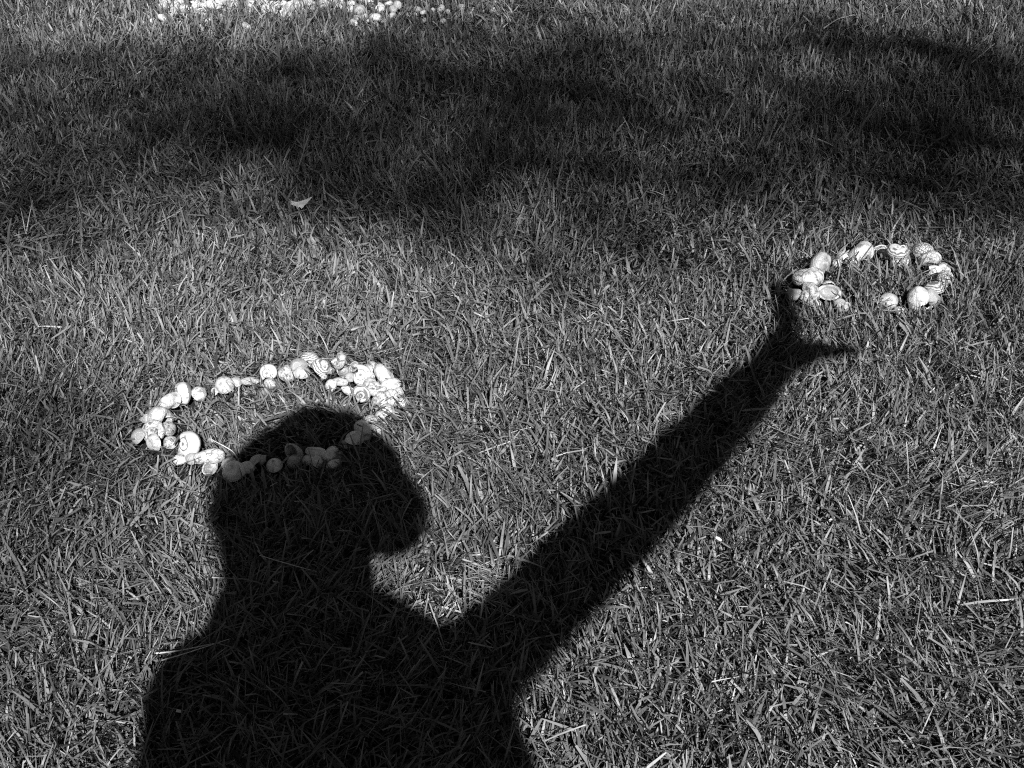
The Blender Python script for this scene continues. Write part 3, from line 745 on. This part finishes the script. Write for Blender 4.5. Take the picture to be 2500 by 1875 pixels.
def make_grass():
    inner, outer = cells()
    xy = [scatter_cell(x0, y0, density(y0), y0) for x0, y0 in inner]
    x = np.concatenate([a for a, b in xy]); y = np.concatenate([b for a, b in xy])
    me = grow('grass', x, y, y)
    print('blades', len(x), 'cells', len(inner), len(outer))
    o = link('grass', me)
    tag(o, 'mown lawn of short coarse grass blades all over the picture', 'grass', kind='stuff')
    # the same turf goes on all round: a few patches laid over the outer cells by geometry nodes
    ng = bpy.data.node_groups.new('lawn_around', 'GeometryNodeTree')
    ng.interface.new_socket('Geometry', in_out='INPUT', socket_type='NodeSocketGeometry')
    ng.interface.new_socket('Geometry', in_out='OUTPUT', socket_type='NodeSocketGeometry')
    gi = ng.nodes.new('NodeGroupInput'); go = ng.nodes.new('NodeGroupOutput'); jn = ng.nodes.new('GeometryNodeJoinGeometry')
    ng.links.new(gi.outputs[0], jn.inputs[0])
    picks = rng.integers(0, 3, len(outer)); turns = rng.integers(0, 2, len(outer)) * math.pi
    for v in range(6):
        coarse = 0.9 if v < 3 else 2.2
        px_, py_ = scatter_cell(-CELL / 2, -CELL / 2, 80000 if v < 3 else 40000, coarse)
        patch = bpy.data.objects.new('grass_patch', grow('grass_patch', px_, py_, np.full(len(px_), coarse)))
        pts = [(c[0] + CELL / 2, c[1] + CELL / 2, 0.0, t) for c, p, t in zip(outer, picks, turns) if p == v % 3 and (c[1] > 1.5) == (v >= 3)]
        pm = bpy.data.meshes.new('patch_places'); pm.from_pydata([p[:3] for p in pts], [], [])
        at_ = pm.attributes.new('turn', 'FLOAT', 'POINT'); at_.data.foreach_set('value', [p[3] for p in pts])
        place = bpy.data.objects.new('patch_places', pm)
        oi1 = ng.nodes.new('GeometryNodeObjectInfo'); oi1.inputs['Object'].default_value = patch
        oi2 = ng.nodes.new('GeometryNodeObjectInfo'); oi2.inputs['Object'].default_value = place
        iop = ng.nodes.new('GeometryNodeInstanceOnPoints')
        na = ng.nodes.new('GeometryNodeInputNamedAttribute'); na.data_type = 'FLOAT'; na.inputs['Name'].default_value = 'turn'
        cx = ng.nodes.new('ShaderNodeCombineXYZ')
        ng.links.new(na.outputs['Attribute'], cx.inputs['Z'])
        ng.links.new(oi2.outputs['Geometry'], iop.inputs['Points']); ng.links.new(oi1.outputs['Geometry'], iop.inputs['Instance'])
        ng.links.new(cx.outputs[0], iop.inputs['Rotation'])
        ng.links.new(iop.outputs[0], jn.inputs[0])
    ng.links.new(jn.outputs[0], go.inputs[0])
    o.modifiers.new('lawn_around', 'NODES').node_group = ng
make_grass()

# ------------------------------------------------------------------ small loose things on the lawn
straw_mat = simple_mat('dry_straw', 0.52, 0.55, 0.25, 60)
leaf_mat = simple_mat('bleached_leaf', 0.45, 0.5, 0.25, 120, 0.3)
def stalk(pts, r, label, name='dry_stalk', lift=0.028):
    P = [at(px, py, lift + dz) for px, py, dz in pts]
    # Catmull-Rom through the points
    out = []
    for i in range(len(P) - 1):
        p0 = P[max(i - 1, 0)]; p1 = P[i]; p2 = P[i + 1]; p3 = P[min(i + 2, len(P) - 1)]
        for k in range(5):
            t = k / 5
            out.append(0.5 * ((2 * p1) + (p2 - p0) * t + (2 * p0 - 5 * p1 + 4 * p2 - p3) * t * t + (3 * p1 - p0 - 3 * p2 + p3) * t ** 3))
    out.append(P[-1])
    org = Vector((out[0].x, out[0].y, 0))
    nv = 6; V = []
    for i, p in enumerate(out):
        d = (out[min(i + 1, len(out) - 1)] - out[max(i - 1, 0)]).normalized()
        a = d.cross(Vector((0, 0, 1)))
        a = a.normalized() if a.length > 1e-4 else Vector((1, 0, 0))
        b2 = d.cross(a)
        rr = r * (1 - 0.6 * i / len(out))
        for k in range(nv):
            an = 6.2832 * k / nv
            V.append(p - org + a * math.cos(an) * rr + b2 * math.sin(an) * rr)
    f = grid_faces(len(out), nv)
    o = link(name, mesh_np(name, np.array([tuple(v) for v in V]), f, straw_mat)); o.location = org
    tag(o, label, 'stalk')
    return o
stalk([(583, 1126, -.01), (570, 1104, 0), (545, 1088, .004), (520, 1075, .006), (513, 1070, .008), (517, 1077, .010), (524, 1080, .006)], 0.0009, 'curled pale stem with a looped end, inside the front left of the big ring')
stalk([(381, 1595, 0), (440, 1588, .003), (522, 1571, .0)], 0.0010, 'straight pale straw left of the body shadow near the bottom')
stalk([(395, 1612, 0), (450, 1596, .004), (560, 1560, .0)], 0.0007, 'thin pale straw crossing just below the straight one by the body shadow')
stalk([(64, 572, -.01), (70, 535, .004), (80, 488, .012)], 0.0011, 'upright pale straw pair member, right one at the far left edge')
stalk([(63, 572, -.01), (57, 540, .004), (50, 508, .010)], 0.0008, 'upright pale straw pair member, left one at the far left edge')
stalk([(2010, 70, 0), (2045, 47, .01), (2085, 36, .0)], 0.0016, 'long arched pale straw near the top right')
stalk([(2370, 155, 0), (2400, 130, .006), (2430, 105, .0)], 0.0014, 'straight pale straw near the right edge at top')
stalk([(2105, 985, 0), (2085, 945, .003), (2068, 905, .0)], 0.0008, 'thin bright straw right of the arm shadow below the small ring')

def leafy(px, py, outline, label, name, z=0.034, tilt=(0.35, 0.2, 0.0), th=0.0006, cat='leaf'):
    c = at(px, py, z)
    k = 1 / ppm(py)
    bm = bmesh.new()
    top = [bm.verts.new((x * k, y * k, 0.18 * k * abs(x) * (0.4 if i % 2 else 0.2))) for i, (x, y) in enumerate(outline)]
    f = bm.faces.new(top)
    r = bmesh.ops.extrude_face_region(bm, geom=[f])
    for v in [g for g in r['geom'] if isinstance(g, bmesh.types.BMVert)]:
        v.co.z -= th
    bmesh.ops.recalc_face_normals(bm, faces=bm.faces)
    me = bpy.data.meshes.new(name); bm.to_mesh(me); bm.free(); me.materials.append(leaf_mat)
    o = link(name, me); o.location = c; o.rotation_euler = tilt
    tag(o, label, cat)
    return o
leafy(735, 498, [(-22, -4), (-24, 6), (-10, 4), (0, 8), (10, 12), (26, 20), (16, 6), (8, -4), (2, -12), (-3, -7), (-8, -13), (-12, -6)],
      'small pale fallen leaf with a pointed tip, on the shaded grass above the big ring', 'fallen_leaf', tilt=(0.75, 0.1, 0.05))
leafy(1755, 1315, [(-8, -2), (-7, 3), (0, 4), (7, 1), (8, -3), (1, -4)], 'tiny white petal on the grass right of the arm shadow', 'fallen_petal', tilt=(0.5, 0.2, -0.4))
leafy(436, 1736, [(-6, -3), (-5, 4), (5, 3), (6, -3)], 'tiny white chip at the left inside the body shadow', 'fallen_petal', tilt=(0.5, 0.2, 0))

# ------------------------------------------------------------------ the photographer, kneeling behind the lens; only the shadow shows
CAMP = Vector((0, 0, CAM_H))
UU = Vector((0, 0, 1)).cross(SUN).normalized()
VV = SUN.cross(UU)
def sv(u, v, t):        # a point seen from the sun at (u, v) round the lens, t metres towards the sun
    return CAMP + UU * u + VV * v + SUN * t

def capsule(bm, p, q, r0, r1, seg=14):
    p, q = Vector(p), Vector(q)
    d = q - p
    Ln = max(d.length, 1e-5)
    rot = d.to_track_quat('Z', 'Y').to_matrix().to_4x4() if d.length > 1e-5 else Matrix()
    M = Matrix.Translation(p) @ rot
    rings = []
    for i in range(5): 
        a = -math.pi / 2 + (i + 0.3) / 4.6 * math.pi / 2
        rings.append((r0 * math.cos(a), r0 * math.sin(a)))
    for i in range(5):
        a = (i) / 4.6 * math.pi / 2
        rings.append((r1 * math.cos(a), Ln + r1 * math.sin(a)))
    vs = [[bm.verts.new(M @ Vector((r * math.cos(6.2832 * k / seg), r * math.sin(6.2832 * k / seg), z))) for k in range(seg)] for r, z in rings]
    for a, b in zip(vs[:-1], vs[1:]):
        for k in range(seg):
            bm.faces.new((a[k], a[(k + 1) % seg], b[(k + 1) % seg], b[k]))
    bm.faces.new(vs[0][::-1]); bm.faces.new(vs[-1])

def ball(bm, c, rx, ry, rz, rot=None):
    M = Matrix.Translation(Vector(c)) @ (rot.to_matrix().to_4x4() if rot else Matrix()) @ Matrix.Diagonal((rx, ry, rz, 1))
    bmesh.ops.create_uvsphere(bm, u_segments=20, v_segments=14, radius=1, matrix=M)

def remeshed(name, bm, mat, voxel, parent, smooth=3):
    me = bpy.data.meshes.new(name); bm.to_mesh(me); bm.free()
    me.materials.append(mat)
    o = link(name, me, parent)
    m = o.modifiers.new('remesh', 'REMESH'); m.mode = 'VOXEL'; m.voxel_size = voxel; m.use_smooth_shade = True
    if smooth:
        s_ = o.modifiers.new('smooth', 'SMOOTH'); s_.iterations = smooth; s_.factor = 0.5
    return o

def make_person():
    skin = simple_mat('skin', 0.36, 0.5, 0.06, 30)
    cloth = simple_mat('sweater_cloth', 0.14, 0.9, 0.15, 60, 0.2)
    denim = simple_mat('trouser_cloth', 0.07, 0.9, 0.2, 80, 0.2)
    hairm = simple_mat('hair', 0.035, 0.5, 0.4, 60, 0.4)
    shoe = simple_mat('shoe', 0.06, 0.6, 0.2, 20)
    head = sv(-0.018, 0.006, 0.34)
    neck = sv(-0.02, -0.085, 0.36)
    chest = sv(-0.025, -0.24, 0.37)
    shR = sv(0.108, -0.194, 0.35)
    shL = sv(-0.135, -0.176, 0.36)
    elR = sv(0.355, -0.068, 0.335)
    wrR = sv(0.600, 0.068, 0.30)
    hip = Vector((chest.x + 0.02, chest.y - 0.20, 0.50))
    hL, hR = hip + Vector((-0.09, 0, -0.02)), hip + Vector((0.09, 0, -0.02))
    kL, kR = Vector((hL.x - 0.03, -0.50, 0.062)), Vector((hR.x + 0.03, -0.50, 0.062))
    aL, aR = Vector((kL.x, -0.90, 0.055)), Vector((kR.x, -0.90, 0.055))
    elL = sv(-0.150, -0.330, 0.22)
    wrL = Vector((-0.075, -0.075, CAM_H - 0.055))
    face = (Vector((0, 0.78, -0.62))).normalized()          # looks down at the grass
    upv = (Vector((0, 0, 1)) - face * face.z).normalized()
    side = face.cross(upv)
    rot = Matrix((side, face, upv)).transposed().to_quaternion()
    # body: one continuous skin
    bm = bmesh.new()
    ball(bm, head, 0.076, 0.098, 0.110, rot)
    capsule(bm, head - upv * 0.05 + face * 0.035, head - upv * 0.095 + face * 0.05, 0.052, 0.034)       # jaw
    capsule(bm, head + face * 0.085 + upv * 0.005, head + face * 0.112 - upv * 0.028, 0.010, 0.015)     # nose
    for sg in (-1, 1):
        capsule(bm, head + side * sg * 0.078 - upv * 0.02, head + side * sg * 0.084 + upv * 0.02, 0.012, 0.016)   # ears
        capsule(bm, head + side * sg * 0.02 + face * 0.092 + upv * 0.022, head + side * sg * 0.045 + face * 0.08 + upv * 0.022, 0.010, 0.010)  # brows
    capsule(bm, head + face * 0.083 - upv * 0.055 - side * 0.02, head + face * 0.083 - upv * 0.055 + side * 0.02, 0.012, 0.012)   # lips
    capsule(bm, head - upv * 0.06, neck, 0.055, 0.060)
    capsule(bm, neck - UU * 0.02, chest, 0.060, 0.120)
    capsule(bm, shL, shR, 0.050, 0.038)
    capsule(bm, chest, hip, 0.130, 0.135)
    capsule(bm, hL, hR, 0.105, 0.105)
    for h, k, a in ((hL, kL, aL), (hR, kR, aR)):
        capsule(bm, h, k, 0.085, 0.056); capsule(bm, k, a, 0.056, 0.036); capsule(bm, a, a + Vector((0, -0.13, -0.015)), 0.036, 0.026)
    capsule(bm, shR, elR, 0.037, 0.035); capsule(bm, elR, wrR, 0.035, 0.027)
    capsule(bm, shL, elL, 0.052, 0.042); capsule(bm, elL, wrL, 0.042, 0.029)
    # right hand: fingers together pointing on, thumb away to the right
    T = 0.29
    palm = sv(0.655, 0.103, T)
    capsule(bm, wrR, palm, 0.028, 0.030)
    tips = [((0.662, 0.122), (0.684, 0.165), (0.705, 0.198), T + 0.030), ((0.668, 0.124), (0.694, 0.170), (0.720, 0.214), T + 0.010),
            ((0.674, 0.122), (0.702, 0.168), (0.731, 0.212), T - 0.010), ((0.682, 0.118), (0.708, 0.160), (0.732, 0.196), T - 0.030)]
    for a, b, c, t in tips:
        p0, p1, p2 = sv(*a, t), sv(*b, t), sv(*c, t - 0.01)
        capsule(bm, palm * 0.4 + p0 * 0.6, p0, 0.012, 0.0105); capsule(bm, p0, p1, 0.0105, 0.0098); capsule(bm, p1, p2, 0.0098, 0.0085)
    t0, t1, t2 = sv(0.640, 0.085, T + 0.01), sv(0.690, 0.092, T + 0.015), sv(0.738, 0.083, T + 0.015)
    capsule(bm, t0, t1, 0.023, 0.017); capsule(bm, t1, t2, 0.016, 0.010)
    # left hand round the phone
    pc = Vector((0, -0.018, CAM_H - 0.035))
    pl = Vector((-0.060, -0.045, CAM_H - 0.050))
    capsule(bm, wrL, pl, 0.030, 0.028)
    for i in range(4):
        z = CAM_H - 0.030 - i * 0.019
        a = Vector((-0.050, -0.035, z)); b = Vector((-0.047, -0.014, z)); c = Vector((-0.040, -0.012, z))
        capsule(bm, pl, a, 0.011, 0.0095); capsule(bm, a, b, 0.0095, 0.009); capsule(bm, b, c, 0.009, 0.008)
    capsule(bm, pl, Vector((-0.035, -0.050, CAM_H - 0.012)), 0.013, 0.010)
    me = bpy.data.meshes.new('person'); bm.to_mesh(me); bm.free(); me.materials.append(skin)
    body = link('person', me)
    md = body.modifiers.new('remesh', 'REMESH'); md.mode = 'VOXEL'; md.voxel_size = 0.006; md.use_smooth_shade = True
    sm_ = body.modifiers.new('smooth', 'SMOOTH'); sm_.iterations = 2; sm_.factor = 0.5
    tag(body, 'kneeling person in sweater reaching one arm out, whose shadow falls on the lawn', 'person')
    # eyes
    for sg in (-1, 1):
        e = bmesh.new(); ball(e, head + side * sg * 0.031 + face * 0.084 + upv * 0.006, 0.0115, 0.0115, 0.0115)
        mm = bpy.data.meshes.new('eye'); e.to_mesh(mm); e.free(); mm.materials.append(simple_mat('eye', 0.3, 0.1)); link('eye', mm, body)
    # hair: a full, wind-blown bob, wider at the right
    bm = bmesh.new()
    bk = -face
    ball(bm, head + bk * 0.008 + upv * 0.004, 0.086, 0.096, 0.096, rot)
    def hb(u, v, t, r): ball(bm, sv(u, v, t), r, r, r)
    for (u, v, r) in ((-0.085, 0.022, 0.050), (-0.098, -0.005, 0.042), (-0.088, -0.040, 0.040), (-0.085, -0.075, 0.040), (0.050, 0.020, 0.045), (0.060, -0.014, 0.044),
                      (0.062, -0.034, 0.049), (0.040, -0.034, 0.044), (0.0, -0.03, 0.05), (-0.05, -0.05, 0.055), (0.022, 0.056, 0.050), (-0.05, 0.035, 0.058), (-0.03, -0.07, 0.050), (-0.005, 0.045, 0.056)):
        hb(u, v, 0.37, r)
    # keep the face free
    remeshed('hair', bm, hairm, 0.008, body, 4)
    # sweater
    bm = bmesh.new()
    capsule(bm, neck - SUN * 0.01 - UU * 0.028 + VV * -0.02, chest, 0.062, 0.135)
    capsule(bm, shL, shR, 0.055, 0.041)
    capsule(bm, shL + UU * 0.005 - VV * 0.012, chest - UU * 0.080 - VV * 0.03, 0.060, 0.108); capsule(bm, chest - UU * 0.080 - VV * 0.03, hip - UU * 0.08, 0.110, 0.125)
    capsule(bm, shR, chest + UU * 0.03 - VV * 0.05, 0.048, 0.120)
    capsule(bm, chest, hip, 0.150, 0.155); capsule(bm, chest + UU * 0.052 - VV * 0.035, hip + UU * 0.03, 0.125, 0.150)
    capsule(bm, shR, elR, 0.043, 0.041); capsule(bm, elR, wrR - (wrR - elR).normalized() * 0.03, 0.041, 0.033)
    capsule(bm, shL, elL, 0.062, 0.055); capsule(bm, elL, wrL - (wrL - elL).normalized() * 0.04, 0.055, 0.038)
    remeshed('sweater', bm, cloth, 0.010, body, 3)
    # trousers
    bm = bmesh.new()
    capsule(bm, hL, hR, 0.125, 0.125); capsule(bm, hip, hip + Vector((0, 0.02, 0.05)), 0.150, 0.140)
    for h, k, a in ((hL, kL, aL), (hR, kR, aR)):
        capsule(bm, h, k, 0.100, 0.062); capsule(bm, k, a, 0.062, 0.050)
    remeshed('trousers', bm, denim, 0.010, body, 3)
    for a in (aL, aR):
        bm = bmesh.new()
        capsule(bm, a + Vector((0, -0.005, 0)), a + Vector((0, -0.14, -0.012)), 0.044, 0.036); capsule(bm, a + Vector((0, -0.13, -0.015)), a + Vector((0, -0.19, -0.022)), 0.036, 0.028)
        remeshed('shoe', bm, shoe, 0.007, body, 3)
    # the phone that takes the picture, a thing of its own held in the left hand
    ph = bpy.data.objects.new('phone', None); col.objects.link(ph)
    ph.location = Vector((0, -0.010, CAM_H)); ph.rotation_euler = (-PITCH, 0, 0)
    tag(ph, 'dark flat phone held in the left hand of the kneeling person', 'phone')
    def box(name, sx, sy, sz, loc, mat, bev):
        b2 = bmesh.new(); bmesh.ops.create_cube(b2, size=1, matrix=Matrix.Translation(loc) @ Matrix.Diagonal((sx, sy, sz, 1)))
        bmesh.ops.bevel(b2, geom=b2.edges[:], offset=bev, segments=2, affect='EDGES')
        m2 = bpy.data.meshes.new(name); b2.to_mesh(m2); b2.free(); m2.materials.append(mat); return link(name, m2, ph)
    dark = simple_mat('phone_case', 0.03, 0.35)
    box('case', 0.074, 0.008, 0.150, Vector((0, 0, -0.055)), dark, 0.0025)
    box('screen', 0.068, 0.0012, 0.142, Vector((0, -0.0046, -0.055)), simple_mat('phone_glass', 0.02, 0.08), 0.0004)
    box('lens', 0.016, 0.003, 0.016, Vector((0, 0.0050, 0)), dark, 0.001)
make_person()

# ------------------------------------------------------------------ the tree behind, whose crown dapples the far half of the lawn
def make_tree():
    bark = simple_mat('bark', 0.12, 0.95, 0.5, 12, 0.6)
    lm = NT('tree_leaf'); lm.b.inputs['Roughness'].default_value = 0.5; lm.b.inputs['Base Color'].default_value = grey(0.07)
    # where the crown is thick, as optical depth along the sun's rays (ground spots in photo pixels)
    SH = [(1350, 310, 1400, 230, 1.0), (450, 260, 600, 150, 0.6), (30, 950, 130, 250, 0.4), (1250, 400, 800, 130, 1.5), (2200, 300, 430, 170, 1.7), (80, 480, 230, 90, 1.2), (900, 210, 480, 75, 1.2), (430, 330, 330, 90, 0.9),
          (60, 1150, 190, 230, 0.55), (50, 640, 110, 80, 0.7), (2430, 520, 150, 190, 0.7), (1350, 610, 260, 90, 0.5), (1250, 70, 240, 45, 0.7), (1750, 130, 350, 70, 0.7)]
    r = np.random.default_rng(42)
    N = 60000
    gx = r.uniform(-3.0, 3.0, N); gy = r.uniform(0.35, 4.2, N)
    c_, s_ = math.cos(PITCH), math.sin(PITCH)
    dep = gy * c_ + (CAM_H - ZG) * s_
    px = 1250 + F * gx / dep; py = 937.5 - F * (gy * s_ - (CAM_H - ZG) * c_) / dep
    tau = np.zeros(N)
    for cx, cy, rx, ry, a in SH:
        tau += a * np.exp(-((px - cx) / rx) ** 2 - ((py - cy) / ry) ** 2)
    outside = (np.abs(px - 1250) > 1350) | (py < -40)
    tau[outside & (gy > 1.4)] = np.maximum(tau[outside & (gy > 1.4)], 1.0)
    tau[(px < 700) & (py < 90) & (py > -160)] *= 0.15
    tau *= 1.1 + 0.3 * np.clip(field(gx, gy, 77, 9.0), -1, 1.2)
    lx, ly = 0.040, 0.024          # half length, half width of a leaf
    area = 6.0 * 3.85 * math.sin(SUN_EL)
    leaf_proj = math.pi * lx * ly * 0.5 * 0.75
    want = np.clip(tau, 0, 2.8) * area / leaf_proj / N
    k = r.random(N) < want
    g = np.stack([gx[k], gy[k], np.full(k.sum(), ZG)], -1)
    t = r.uniform(12.5, 16.5, len(g))
    P = g + np.array(SUN)[None] * t[:, None]
    # the rest of the crown, away from the rays that reach the picture
    M = 9000
    q = r.normal(0, 1, (M, 3)); q /= np.linalg.norm(q, axis=1, keepdims=True)
    q = q * r.uniform(0.55, 1, (M, 1)) * np.array([3.6, 3.0, 2.4]) + np.array([4.4, -10.2, 11.6])
    hit = q - np.array(SUN)[None] * (q[:, 2:3] / SUN.z)
    ok = ~((np.abs(hit[:, 0]) < half_width(hit[:, 1]) + 0.35) & (hit[:, 1] > 0.0) & (hit[:, 1] < 3.7))
    P = np.concatenate([P, q[ok]])
    n = len(P)
    # leaf: a bent rhomb of two quads
    a1 = r.normal(0, 1, (n, 3)); a1[:, 2] *= 0.6; a1 /= np.linalg.norm(a1, axis=1, keepdims=True)
    nr = r.normal(0, 1, (n, 3)); nr[:, 2] += 0.8
    b1 = np.cross(a1, nr); b1 /= np.linalg.norm(b1, axis=1, keepdims=True)
    nn = np.cross(a1, b1)
    sc = r.uniform(0.75, 1.3, (n, 1))
    V = np.stack([P - a1 * lx * sc, P - b1 * ly * sc + nn * .006, P + a1 * lx * sc, P + b1 * ly * sc + nn * .006, P - a1 * lx * .2], 1)
    b = (np.arange(n) * 5)[:, None, None]
    f = (b + np.array([[0, 1, 2, 3]])[None]).reshape(-1, 4)
    root = bpy.data.objects.new('tree', None); col.objects.link(root)
    base = Vector((5.2, -11.4, 0)); root.location = base
    tag(root, 'broad leafy tree behind the viewer whose crown dapples the lawn with shade', 'tree')
    crown = link('crown', mesh_np('crown', V.reshape(-1, 3) - np.array(base)[None], f, lm.m, smooth=False), root)
    # trunk and limbs
    def tube(path, radii, name):
        nv = 10; vs = []
        for i, p in enumerate(path):
            d = (path[min(i + 1, len(path) - 1)] - path[max(i - 1, 0)]).normalized()
            u = d.cross(Vector((0.3, 1, 0.1))).normalized(); w = d.cross(u)
            for k2 in range(nv):
                an = 6.2832 * k2 / nv
                rr = radii[i] * (1 + 0.08 * math.sin(3 * an + i))
                vs.append(tuple(p + u * math.cos(an) * rr + w * math.sin(an) * rr))
        return link(name, mesh_np(name, np.array(vs), grid_faces(len(path), nv), bark), root)
    tp = [Vector((0, 0, -0.1)), Vector((0.02, 0.02, 0.4)), Vector((0.05, 0, 2.0)), Vector((-0.02, 0.1, 4.6)), Vector((-0.15, 0.2, 7.2)), Vector((-0.2, 0.4, 9.2)), Vector((-0.3, 0.6, 11.0)), Vector((-0.4, 0.7, 13.2))]
    tube(tp, [0.36, 0.27, 0.22, 0.20, 0.17, 0.13, 0.08, 0.02], 'trunk')
    rr = random.Random(5)
    # limbs leave high on the trunk and reach into the crown
    hits = [(0.7, 2.1, 11.4), (-0.5, 2.5, 11.8), (0.2, 3.0, 12.2), (1.7, 2.6, 12.0), (2.6, 2.2, 12.2), (3.2, 1.6, 11.8), (2.4, 3.6, 13.0), (1.0, 3.8, 13.2), (-1.6, 2.6, 12.0)]
    for i, (hx, hy, hz) in enumerate(hits):
        e = Vector((hx, hy, 0)) + SUN * (hz / SUN.z) - base
        s0 = tp[6]
        mid = s0.lerp(e, 0.5) + Vector((rr.uniform(-.2, .2), rr.uniform(-.1, .3), rr.uniform(0.1, .4)))
        tube([s0, s0.lerp(mid, .5) + Vector((0, 0, .1)), mid, mid.lerp(e, .5), e], [0.06, 0.04, 0.024, 0.014, 0.006], 'limb')
    print('leaves', n)
make_tree()
